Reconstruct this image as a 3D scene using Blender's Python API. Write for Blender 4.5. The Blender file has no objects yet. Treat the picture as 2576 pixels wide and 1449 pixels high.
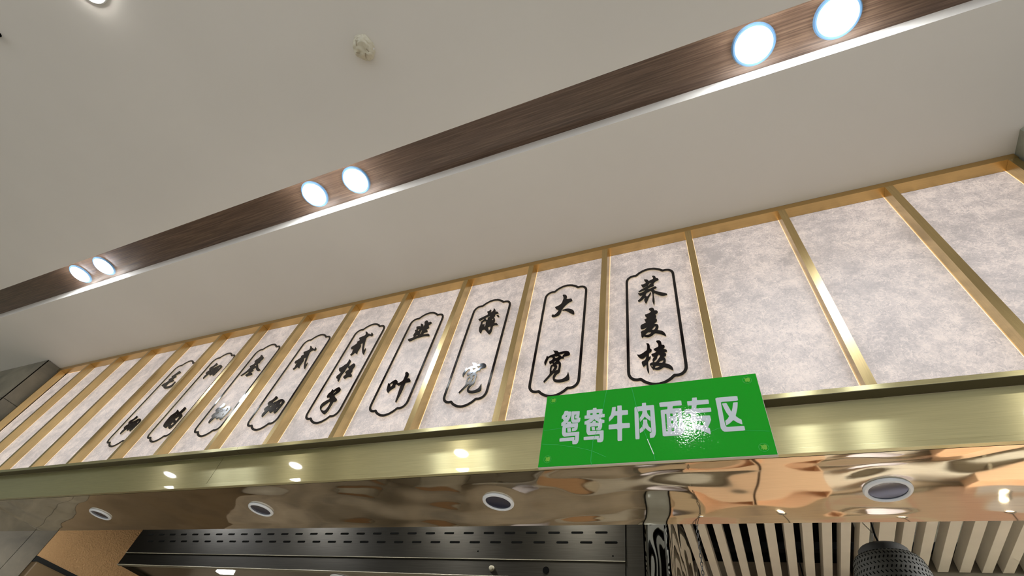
import bpy, bmesh, math, random
from mathutils import Vector, Matrix, noise
random.seed(7)
C = bpy.context.scene.collection
sc = bpy.context.scene

# ---------------------------------------------------------------- camera
cam_d = bpy.data.cameras.new('camera'); cam = bpy.data.objects.new('camera', cam_d); C.objects.link(cam)
cam_d.sensor_fit = 'HORIZONTAL'; cam_d.sensor_width = 36.0; cam_d.lens = 36.0 * 1199.476 / 2576.0
cam_d.clip_start = 0.02
RX = Vector((0.91330167, 0.36977094, 0.17073226))
RY = Vector((-0.18944544, 0.75677704, -0.62561885))
RZ = Vector((-0.36054193, 0.53903429, 0.76121715))
M = Matrix((RX, -RY, -RZ)).transposed().to_4x4()
M.translation = Vector((0, 0, 1.55)); cam.matrix_world = M
sc.camera = cam
# ---------------------------------------------------------------- world: the lit mall hall beyond the shop front
w = bpy.data.worlds.new('hall_light'); sc.world = w; w.use_nodes = True
w.node_tree.nodes['Background'].inputs[0].default_value = (0.86, 0.92, 1.0, 1)
w.node_tree.nodes['Background'].inputs[1].default_value = 1.12
LAMP = 62.0        # downlight diffuser strength
CEIL_LAMP = 60.0
PANEL = 0.42       # backlit paper
sc.view_settings.view_transform = 'Standard'; sc.view_settings.look = 'None'
sc.view_settings.gamma = 1.0; sc.view_settings.use_curve_mapping = False
sc.view_settings.exposure = 0.50

# ---------------------------------------------------------------- helpers
def lin(c):
    return tuple(((v/255)/12.92 if v/255 <= .04045 else ((v/255+.055)/1.055)**2.4) for v in c) + (1.0,)
def tag(o, label=None, cat=None, group=None, kind=None):
    if label: o['label'] = label
    if cat: o['category'] = cat
    if group: o['group'] = group
    if kind: o['kind'] = kind
    return o
def empty(name, loc=(0,0,0), rot=(0,0,0)):
    o = bpy.data.objects.new(name, None); C.objects.link(o); o.location = loc; o.rotation_euler = rot; o.empty_display_size = .05
    return o
def mesh_obj(name, me, mats, parent=None, loc=(0,0,0)):
    o = bpy.data.objects.new(name, me); C.objects.link(o)
    for m in (mats if isinstance(mats, (list, tuple)) else [mats]):
        if m and m.name not in [x.name for x in me.materials if x]: me.materials.append(m)
    if parent: o.parent = parent
    o.location = loc
    return o
def bm_obj(name, bm, mats, parent=None, loc=(0,0,0), smooth=False, uv=None):
    bmesh.ops.recalc_face_normals(bm, faces=bm.faces[:])
    if uv is not None:
        lay = bm.loops.layers.uv.new('UVMap')
        a, b = uv
        for f in bm.faces:
            for l in f.loops: l[lay].uv = (l.vert.co[a]*4 + l.vert.co[3-a-b]*.013, l.vert.co[b]*4 + l.vert.co[3-a-b]*.4)
    me = bpy.data.meshes.new(name); bm.to_mesh(me); bm.free()
    if smooth:
        for p in me.polygons: p.use_smooth = True
    return mesh_obj(name, me, mats, parent, loc)
def box_bm(bm, x0, x1, y0, y1, z0, z1, bevel=0.0):
    vs = [bm.verts.new((x, y, z)) for x in (x0, x1) for y in (y0, y1) for z in (z0, z1)]
    fs = [(0,1,3,2), (4,6,7,5), (0,4,5,1), (2,3,7,6), (0,2,6,4), (1,5,7,3)]
    faces = [bm.faces.new([vs[i] for i in f]) for f in fs]
    if bevel:
        es = list({e for f in faces for e in f.edges})
        bmesh.ops.bevel(bm, geom=es, offset=bevel, segments=2, affect='EDGES', profile=.5)
    return faces
def box(name, x0, x1, y0, y1, z0, z1, mat, parent=None, bevel=0.0, uv=(2, 0), loc=(0,0,0)):
    bm = bmesh.new(); box_bm(bm, x0, x1, y0, y1, z0, z1, bevel)
    return bm_obj(name, bm, mat, parent, loc, uv=uv)
def lathe_bm(bm, prof, seg=48, cx=0, cy=0, cz=0, close=False):
    rings = []
    for r, z in prof:
        if r < 1e-6: rings.append([bm.verts.new((cx, cy, cz+z))])
        else: rings.append([bm.verts.new((cx+r*math.cos(2*math.pi*k/seg), cy+r*math.sin(2*math.pi*k/seg), cz+z)) for k in range(seg)])
    pairs = list(zip(rings, rings[1:])) + ([(rings[-1], rings[0])] if close else [])
    for a, b in pairs:
        for k in range(seg):
            k2 = (k+1) % seg
            if len(a) == 1 and len(b) == 1: continue
            if len(a) == 1: bm.faces.new((a[0], b[k2], b[k]))
            elif len(b) == 1: bm.faces.new((a[k], a[k2], b[0]))
            else: bm.faces.new((a[k], a[k2], b[k2], b[k]))
def lathe(name, prof, mat, parent=None, loc=(0,0,0), seg=48, close=False, smooth=True):
    bm = bmesh.new(); lathe_bm(bm, prof, seg, close=close)
    o = bm_obj(name, bm, mat, parent, loc)
    if smooth:
        for p in o.data.polygons: p.use_smooth = True
        try: o.data.set_sharp_from_angle(angle=math.radians(35))
        except Exception: pass
    return o
def tube_bm(bm, pts, r, seg=8, closed=False):
    pts = [Vector(p) for p in pts]; n = len(pts); rings = []
    for i, p in enumerate(pts):
        a = pts[(i-1) % n] if closed else pts[max(i-1, 0)]
        b = pts[(i+1) % n] if closed else pts[min(i+1, n-1)]
        t = (b-a).normalized()
        u = t.orthogonal().normalized() if i == 0 else (pu - t*pu.dot(t)).normalized()
        pu = u; v = t.cross(u)
        rings.append([bm.verts.new(p + (u*math.cos(2*math.pi*k/seg) + v*math.sin(2*math.pi*k/seg))*r) for k in range(seg)])
    m = n if closed else n-1
    for i in range(m):
        A, B = rings[i], rings[(i+1) % n]
        for k in range(seg): bm.faces.new((A[k], A[(k+1) % seg], B[(k+1) % seg], B[k]))
    if not closed:
        bm.faces.new(rings[0]); bm.faces.new(rings[-1][::-1])
def chaikin(pts, k=.22):
    out = []
    n = len(pts)
    for i in range(n):
        a, b = pts[i], pts[(i+1) % n]
        out.append((a[0]+(b[0]-a[0])*k, a[1]+(b[1]-a[1])*k)); out.append((a[0]+(b[0]-a[0])*(1-k), a[1]+(b[1]-a[1])*(1-k)))
    return out
def flat_shape(name, loops, thick, smooth_k=.22):
    """filled outline with holes in the XZ plane, extruded from y=0 back to y=thick"""
    cu = bpy.data.curves.new(name, 'CURVE'); cu.dimensions = '2D'; cu.fill_mode = 'BOTH'; cu.extrude = thick/2
    for L in loops:
        p = chaikin(L, smooth_k) if smooth_k else L
        sp = cu.splines.new('POLY'); sp.points.add(len(p)-1); sp.use_cyclic_u = True
        for q, (x, z) in zip(sp.points, p): q.co = (x, z, 0, 1)
    co = bpy.data.objects.new('tmp_curve', cu); C.objects.link(co)
    dg = bpy.context.evaluated_depsgraph_get(); dg.update()
    me = bpy.data.meshes.new_from_object(co.evaluated_get(dg)); me.name = name
    bpy.data.objects.remove(co); bpy.data.curves.remove(cu)
    for v in me.vertices:
        x, z, y = v.co; v.co = (x, -y + thick/2, z)
    me.update()
    bm = bmesh.new(); bm.from_mesh(me); bmesh.ops.remove_doubles(bm, verts=bm.verts[:], dist=1e-6)
    bmesh.ops.recalc_face_normals(bm, faces=bm.faces[:]); bm.to_mesh(me); bm.free()
    me.materials.clear()
    return me
def unpack(flat): return [(flat[i]*1e-4, flat[i+1]*1e-4) for i in range(0, len(flat), 2)]

# ---------------------------------------------------------------- materials
def new_mat(name):
    m = bpy.data.materials.new(name); m.use_nodes = True
    nt = m.node_tree; b = nt.nodes['Principled BSDF']
    return m, nt, b
def plain(name, col, rough=.5, metal=0.0, spec=.5, coat=0.0, var=0.0, scale=8.0, bump=0.0, bscale=60.0):
    m, nt, b = new_mat(name)
    b.inputs['Base Color'].default_value = lin(col); b.inputs['Roughness'].default_value = rough
    b.inputs['Metallic'].default_value = metal; b.inputs['Specular IOR Level'].default_value = spec
    b.inputs['Coat Weight'].default_value = coat
    tc = nt.nodes.new('ShaderNodeTexCoord')
    if var:
        n = nt.nodes.new('ShaderNodeTexNoise'); n.inputs['Scale'].default_value = scale; n.inputs['Detail'].default_value = 5
        nt.links.new(tc.outputs['Object'], n.inputs['Vector'])
        r = nt.nodes.new('ShaderNodeValToRGB'); r.color_ramp.elements[0].position = .3; r.color_ramp.elements[1].position = .7
        r.color_ramp.elements[0].color = lin([v*(1-var) for v in col]); r.color_ramp.elements[1].color = lin([min(255, v*(1+var)) for v in col])
        nt.links.new(n.outputs['Fac'], r.inputs['Fac']); nt.links.new(r.outputs['Color'], b.inputs['Base Color'])
    if bump:
        n2 = nt.nodes.new('ShaderNodeTexNoise'); n2.inputs['Scale'].default_value = bscale; n2.inputs['Detail'].default_value = 4
        nt.links.new(tc.outputs['Object'], n2.inputs['Vector'])
        bp = nt.nodes.new('ShaderNodeBump'); bp.inputs['Strength'].default_value = bump; bp.inputs['Distance'].default_value = .002
        nt.links.new(n2.outputs['Fac'], bp.inputs['Height']); nt.links.new(bp.outputs['Normal'], b.inputs['Normal'])
    return m
def emis(name, col, s):
    m, nt, b = new_mat(name)
    b.inputs['Base Color'].default_value = (.8, .8, .8, 1)
    b.inputs['Emission Color'].default_value = col; b.inputs['Emission Strength'].default_value = s
    return m
def brushed(name, col, rough, aniso, dirt=.12, stretch=(1.5, 60, 60), coat=0.0):
    m, nt, b = new_mat(name)
    b.inputs['Coat Weight'].default_value = coat; b.inputs['Coat Roughness'].default_value = .03; b.inputs['Coat IOR'].default_value = 1.6
    b.inputs['Metallic'].default_value = 1.0; b.inputs['Roughness'].default_value = rough; b.inputs['Anisotropic'].default_value = aniso
    tc = nt.nodes.new('ShaderNodeTexCoord'); mp = nt.nodes.new('ShaderNodeMapping'); mp.inputs['Scale'].default_value = stretch
    n = nt.nodes.new('ShaderNodeTexNoise'); n.inputs['Scale'].default_value = 6; n.inputs['Detail'].default_value = 6
    nt.links.new(tc.outputs['Object'], mp.inputs['Vector']); nt.links.new(mp.outputs['Vector'], n.inputs['Vector'])
    r = nt.nodes.new('ShaderNodeValToRGB'); r.color_ramp.elements[0].position = .35; r.color_ramp.elements[1].position = .65
    r.color_ramp.elements[0].color = lin([v*(1-dirt) for v in col]); r.color_ramp.elements[1].color = lin(col)
    nt.links.new(n.outputs['Fac'], r.inputs['Fac']); nt.links.new(r.outputs['Color'], b.inputs['Base Color'])
    tg = nt.nodes.new('ShaderNodeTangent'); tg.direction_type = 'UV_MAP'; tg.uv_map = 'UVMap'
    if aniso: nt.links.new(tg.outputs['Tangent'], b.inputs['Tangent'])
    n3 = nt.nodes.new('ShaderNodeTexNoise'); n3.inputs['Scale'].default_value = 2.2; n3.inputs['Detail'].default_value = 2
    nt.links.new(tc.outputs['Object'], n3.inputs['Vector'])
    mr = nt.nodes.new('ShaderNodeMapRange'); mr.inputs['To Min'].default_value = rough*.85; mr.inputs['To Max'].default_value = rough*1.15
    nt.links.new(n3.outputs['Fac'], mr.inputs['Value']); nt.links.new(mr.outputs['Result'], b.inputs['Roughness'])
    return m
def wood_mat():
    m, nt, b = new_mat('dark_walnut_veneer')
    tc = nt.nodes.new('ShaderNodeTexCoord'); mp = nt.nodes.new('ShaderNodeMapping'); mp.inputs['Scale'].default_value = (2.2, 95, 60)
    n = nt.nodes.new('ShaderNodeTexNoise'); n.inputs['Scale'].default_value = 2.0; n.inputs['Detail'].default_value = 9; n.inputs['Roughness'].default_value = .65
    nt.links.new(tc.outputs['Object'], mp.inputs['Vector']); nt.links.new(mp.outputs['Vector'], n.inputs['Vector'])
    r = nt.nodes.new('ShaderNodeValToRGB'); e = r.color_ramp.elements
    e[0].position = .3; e[0].color = lin((74, 56, 45)); e[1].position = .72; e[1].color = lin((140, 114, 94))
    x = e.new(.5); x.color = lin((106, 83, 67))
    nt.links.new(n.outputs['Fac'], r.inputs['Fac']); nt.links.new(r.outputs['Color'], b.inputs['Base Color'])
    bp = nt.nodes.new('ShaderNodeBump'); bp.inputs['Strength'].default_value = .35; bp.inputs['Distance'].default_value = .001
    nt.links.new(n.outputs['Fac'], bp.inputs['Height']); nt.links.new(bp.outputs['Normal'], b.inputs['Normal'])
    b.inputs['Roughness'].default_value = .34
    return m
def paper_mat():
    m, nt, b = new_mat('backlit_fibre_paper')
    L = nt.links.new
    tc = nt.nodes.new('ShaderNodeTexCoord')
    ge = nt.nodes.new('ShaderNodeNewGeometry')
    wn = nt.nodes.new('ShaderNodeTexNoise'); wn.inputs['Scale'].default_value = 14; wn.inputs['Detail'].default_value = 3
    L(ge.outputs['Position'], wn.inputs['Vector'])
    sub = nt.nodes.new('ShaderNodeVectorMath'); sub.operation = 'SUBTRACT'; sub.inputs[1].default_value = (.5, .5, .5)
    L(wn.outputs['Color'], sub.inputs[0])
    scl = nt.nodes.new('ShaderNodeVectorMath'); scl.operation = 'SCALE'; scl.inputs['Scale'].default_value = .07
    L(sub.outputs[0], scl.inputs[0])
    add = nt.nodes.new('ShaderNodeVectorMath'); add.operation = 'ADD'
    L(ge.outputs['Position'], add.inputs[0]); L(scl.outputs[0], add.inputs[1])
    def fib(scale, w, off):
        mp = nt.nodes.new('ShaderNodeVectorMath'); mp.operation = 'ADD'; mp.inputs[1].default_value = (off, off*1.7, off*2.3)
        L(ge.outputs['Position'], mp.inputs[0])
        v = nt.nodes.new('ShaderNodeTexNoise'); v.inputs['Scale'].default_value = scale; v.inputs['Detail'].default_value = .6
        L(mp.outputs[0], v.inputs['Vector'])
        d = nt.nodes.new('ShaderNodeMath'); d.operation = 'SUBTRACT'; L(v.outputs['Fac'], d.inputs[0]); d.inputs[1].default_value = .5
        ab = nt.nodes.new('ShaderNodeMath'); ab.operation = 'ABSOLUTE'; L(d.outputs[0], ab.inputs[0])
        q = nt.nodes.new('ShaderNodeMapRange'); q.inputs['From Min'].default_value = 0; q.inputs['From Max'].default_value = w
        q.inputs['To Min'].default_value = 1; q.inputs['To Max'].default_value = 0
        L(ab.outputs[0], q.inputs['Value']); return q.outputs['Result']
    fl = [(fib(14, .006, 0), -.2), (fib(19, .008, 3), .2), (fib(26, .011, 7), -.2), (fib(33, .014, 11), .22), (fib(47, .018, 17), -.17), (fib(61, .022, 23), .18), (fib(22, .008, 29), .2), (fib(29, .011, 31), -.2), (fib(40, .014, 41), .2), (fib(53, .018, 47), -.17)]
    bl = nt.nodes.new('ShaderNodeTexNoise'); bl.inputs['Scale'].default_value = 21; bl.inputs['Detail'].default_value = 7; bl.inputs['Roughness'].default_value = .62
    L(add.outputs[0], bl.inputs['Vector'])
    big = nt.nodes.new('ShaderNodeTexNoise'); big.inputs['Scale'].default_value = 5.5; big.inputs['Detail'].default_value = 2
    L(ge.outputs['Position'], big.inputs['Vector'])
    def math_(op, a, b_, c=None):
        n = nt.nodes.new('ShaderNodeMath'); n.operation = op
        for i, v in enumerate((a, b_) + ((c,) if c is not None else ())):
            if isinstance(v, (int, float)): n.inputs[i].default_value = v
            else: L(v, n.inputs[i])
        return n.outputs[0]
    s = math_('MULTIPLY_ADD', bl.outputs['Fac'], 2.2, -.6)
    s = math_('MULTIPLY_ADD', big.outputs['Fac'], 1.1, math_('MULTIPLY', s, .8))
    for o_, k_ in fl: s = math_('MULTIPLY_ADD', o_, k_*1.6, s)
    fn = nt.nodes.new('ShaderNodeTexNoise'); fn.inputs['Scale'].default_value = 150; fn.inputs['Detail'].default_value = 3
    L(ge.outputs['Position'], fn.inputs['Vector']); s = math_('MULTIPLY_ADD', fn.outputs['Fac'], .7, s); s = math_('SUBTRACT', s, .35)
    s = math_('SUBTRACT', s, .47)
    r = nt.nodes.new('ShaderNodeValToRGB'); e = r.color_ramp.elements
    e[0].position = .05; e[0].color = lin((168, 152, 143)); e[1].position = .95; e[1].color = lin((255, 232, 214))
    x = e.new(.45); x.color = lin((207, 188, 177))
    L(s, r.inputs['Fac'])
    b.inputs['Base Color'].default_value = lin((156, 153, 152))
    b.inputs['Roughness'].default_value = .55
    L(r.outputs['Color'], b.inputs['Emission Color']); b.inputs['Emission Strength'].default_value = PANEL
    bp = nt.nodes.new('ShaderNodeBump'); bp.inputs['Strength'].default_value = .25; bp.inputs['Distance'].default_value = .0006
    L(s, bp.inputs['Height']); L(bp.outputs['Normal'], b.inputs['Normal'])
    return m
def stone_mat(name, a, b_, scale=3.0, rough=.55):
    m, nt, b = new_mat(name)
    tc = nt.nodes.new('ShaderNodeNewGeometry')
    n = nt.nodes.new('ShaderNodeTexNoise'); n.inputs['Scale'].default_value = scale; n.inputs['Detail'].default_value = 8; n.inputs['Roughness'].default_value = .6; n.inputs['Distortion'].default_value = .6
    nt.links.new(tc.outputs['Position'], n.inputs['Vector'])
    r = nt.nodes.new('ShaderNodeValToRGB'); r.color_ramp.elements[0].position = .3; r.color_ramp.elements[1].position = .72
    r.color_ramp.elements[0].color = lin(a); r.color_ramp.elements[1].color = lin(b_)
    nt.links.new(n.outputs['Fac'], r.inputs['Fac']); nt.links.new(r.outputs['Color'], b.inputs['Base Color'])
    b.inputs['Roughness'].default_value = rough
    return m
def linen_mat():
    m, nt, b = new_mat('tan_textured_wallpaper')
    ge = nt.nodes.new('ShaderNodeNewGeometry'); mp = nt.nodes.new('ShaderNodeMapping'); mp.inputs['Scale'].default_value = (1, 1, 1.6)
    nt.links.new(ge.outputs['Position'], mp.inputs['Vector'])
    n = nt.nodes.new('ShaderNodeTexNoise'); n.inputs['Scale'].default_value = 75; n.inputs['Detail'].default_value = 3
    nt.links.new(mp.outputs['Vector'], n.inputs['Vector'])
    bp = nt.nodes.new('ShaderNodeBump'); bp.inputs['Strength'].default_value = 1.0; bp.inputs['Distance'].default_value = .012
    nt.links.new(n.outputs['Fac'], bp.inputs['Height']); nt.links.new(bp.outputs['Normal'], b.inputs['Normal'])
    b.inputs['Base Color'].default_value = lin((224, 176, 120)); b.inputs['Roughness'].default_value = .5
    return m
def wavy_steel():
    m, nt, b = new_mat('crinkled_mirror_steel')
    ge = nt.nodes.new('ShaderNodeNewGeometry'); mp = nt.nodes.new('ShaderNodeMapping'); mp.inputs['Scale'].default_value = (1, 1, .45)
    nt.links.new(ge.outputs['Position'], mp.inputs['Vector'])
    n = nt.nodes.new('ShaderNodeTexNoise'); n.inputs['Scale'].default_value = 9; n.inputs['Detail'].default_value = 1.5; n.inputs['Distortion'].default_value = .8
    nt.links.new(mp.outputs['Vector'], n.inputs['Vector'])
    bp = nt.nodes.new('ShaderNodeBump'); bp.inputs['Strength'].default_value = 1; bp.inputs['Distance'].default_value = .02
    nt.links.new(n.outputs['Fac'], bp.inputs['Height']); nt.links.new(bp.outputs['Normal'], b.inputs['Normal'])
    b.inputs['Base Color'].default_value = lin((200, 196, 186)); b.inputs['Metallic'].default_value = 1; b.inputs['Roughness'].default_value = .06
    return m
def board_mat(name, col):
    m, nt, b = new_mat(name)
    ge = nt.nodes.new('ShaderNodeTexCoord')
    n = nt.nodes.new('ShaderNodeTexNoise'); n.inputs['Scale'].default_value = 150; n.inputs['Detail'].default_value = 2
    nt.links.new(ge.outputs['Object'], n.inputs['Vector'])
    n2 = nt.nodes.new('ShaderNodeTexNoise'); n2.inputs['Scale'].default_value = 9; n2.inputs['Detail'].default_value = 1
    nt.links.new(ge.outputs['Object'], n2.inputs['Vector'])
    ad = nt.nodes.new('ShaderNodeMath'); ad.operation = 'MULTIPLY_ADD'; ad.inputs[1].default_value = 5
    nt.links.new(n2.outputs['Fac'], ad.inputs[0]); nt.links.new(n.outputs['Fac'], ad.inputs[2])
    bp = nt.nodes.new('ShaderNodeBump'); bp.inputs['Strength'].default_value = .35; bp.inputs['Distance'].default_value = .0006
    nt.links.new(ad.outputs[0], bp.inputs['Height']); nt.links.new(bp.outputs['Normal'], b.inputs['Normal'])
    b.inputs['Base Color'].default_value = lin(col); b.inputs['Roughness'].default_value = .05; b.inputs['Specular IOR Level'].default_value = .5
    return m

M_ceil = plain('white_plaster', (226, 219, 208), .75, var=.012, scale=1.5)
M_wood = wood_mat()
M_paper = paper_mat()
M_brass = brushed('brushed_brass', (204, 192, 142), .30, 1.0, dirt=.05, coat=.45)
M_brass_m = brushed('brushed_brass_bars', (210, 186, 134), .26, .5, dirt=.05, stretch=(60, 60, 1.5))
M_brass_rail = brushed('brushed_brass_rail', (204, 172, 116), .3, .4, dirt=.03)
M_mirror = brushed('polished_champagne_steel', (206, 195, 172), .05, 0, dirt=.04)
M_steel = brushed('dark_brushed_steel', (66, 62, 53), .36, .4)
M_steel2 = brushed('bright_steel', (170, 165, 150), .22, .3)
M_wavy = wavy_steel()
M_black = plain('gloss_black_acrylic', (20, 16, 17), .08, spec=.4)
M_cream = plain('cream_acrylic_edge', (236, 222, 186), .3)
M_white = plain('white_painted_metal', (225, 226, 226), .35)
M_lampglass = plain('dark_blue_lamp_glass', (16, 24, 52), .12, spec=.6)
M_tile = stone_mat('grey_stone_tile', (92, 88, 76), (144, 134, 114), 3.2)
M_pillar = stone_mat('dark_grey_render', (104, 106, 94), (150, 150, 134), 5)
M_grout = plain('dark_grout', (40, 40, 36), .9)
M_linen = linen_mat()
M_tile_low = M_tile
M_green = board_mat('glossy_green_print', (0, 150, 18))
M_print = board_mat('light_grey_print', (196, 200, 202))
M_seal = plain('yellow_green_print', (110, 176, 48), .3)
M_ringc = plain('pale_green_print', (46, 165, 62), .3)
M_crease = plain('lifted_film_crease', (40, 172, 84), .12)
M_crease2 = plain('white_film_crease', (225, 238, 228), .1)
M_foam = plain('cut_foam_board_edge', (206, 196, 178), .7)
M_lamp = emis('lit_downlight_diffuser', (.88, .97, 1.08, 1), LAMP)
M_lamp2 = emis('lit_ceiling_lamp', (1.0, .985, .96, 1), CEIL_LAMP)
M_ring = plain('pale_blue_lamp_ring', (92, 122, 150), .6, spec=.1)
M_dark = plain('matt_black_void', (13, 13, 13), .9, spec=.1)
M_slat = plain('off_white_slat', (205, 196, 178), .55, var=.02)
M_slot = plain('black_slot', (9, 9, 8), .9, spec=0.0)
M_floor = plain('light_floor_tile', (166, 160, 148), .5)
M_kwall = plain('warm_tan_kitchen_wall', (176, 160, 138), .5, var=.15, scale=2)
M_kback = plain('grey_brown_kitchen_beam', (98, 90, 76), .7, var=.05)
M_work = plain('pale_worktop', (214, 208, 196), .35)
M_glow = emis('warm_light_gap', (1.0, .60, .24, 1), .95)
def lightbox_mat():
    m, nt, b = new_mat('added_lightbox_print')
    ge = nt.nodes.new('ShaderNodeNewGeometry')
    v = nt.nodes.new('ShaderNodeTexVoronoi'); v.inputs['Scale'].default_value = 3.6; v.feature = 'SMOOTH_F1'; v.inputs['Smoothness'].default_value = .15
    n = nt.nodes.new('ShaderNodeTexNoise'); n.inputs['Scale'].default_value = 3.0; n.inputs['Detail'].default_value = 3
    nt.links.new(ge.outputs['Position'], v.inputs['Vector']); nt.links.new(ge.outputs['Position'], n.inputs['Vector'])
    sp = nt.nodes.new('ShaderNodeSeparateColor'); nt.links.new(v.outputs['Color'], sp.inputs['Color'])
    r = nt.nodes.new('ShaderNodeValToRGB'); r.color_ramp.interpolation = 'EASE'; e = r.color_ramp.elements
    e[0].position = .1; e[0].color = lin((124, 98, 74)); e[1].position = .9; e[1].color = lin((236, 230, 226))
    for p, c in ((.3, (206, 172, 130)), (.5, (218, 190, 150)), (.68, (214, 156, 122)), (.78, (222, 196, 160))):
        x = e.new(p); x.color = lin(c)
    mx = nt.nodes.new('ShaderNodeMath'); mx.operation = 'MULTIPLY_ADD'; mx.inputs[1].default_value = .5
    nt.links.new(n.outputs['Fac'], mx.inputs[0])
    m2 = nt.nodes.new('ShaderNodeMath'); m2.operation = 'MULTIPLY'; m2.inputs[1].default_value = .6; nt.links.new(sp.outputs['Red'], m2.inputs[0])
    nt.links.new(m2.outputs[0], mx.inputs[2]); nt.links.new(mx.outputs[0], r.inputs['Fac'])
    nt.links.new(r.outputs['Color'], b.inputs['Emission Color']); b.inputs['Emission Strength'].default_value = .42
    b.inputs['Base Color'].default_value = (.08, .07, .06, 1)
    return m
M_seam = plain('pale_seam_metal', (122, 115, 94), .5, metal=.3)  # paler metal for the hood's fold strip, lip and knob
M_ledge_shade = plain('ledge_shade_brown', (84, 76, 52), .5, metal=.4)  # shade below the ledge, put in as a dark colour

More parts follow.
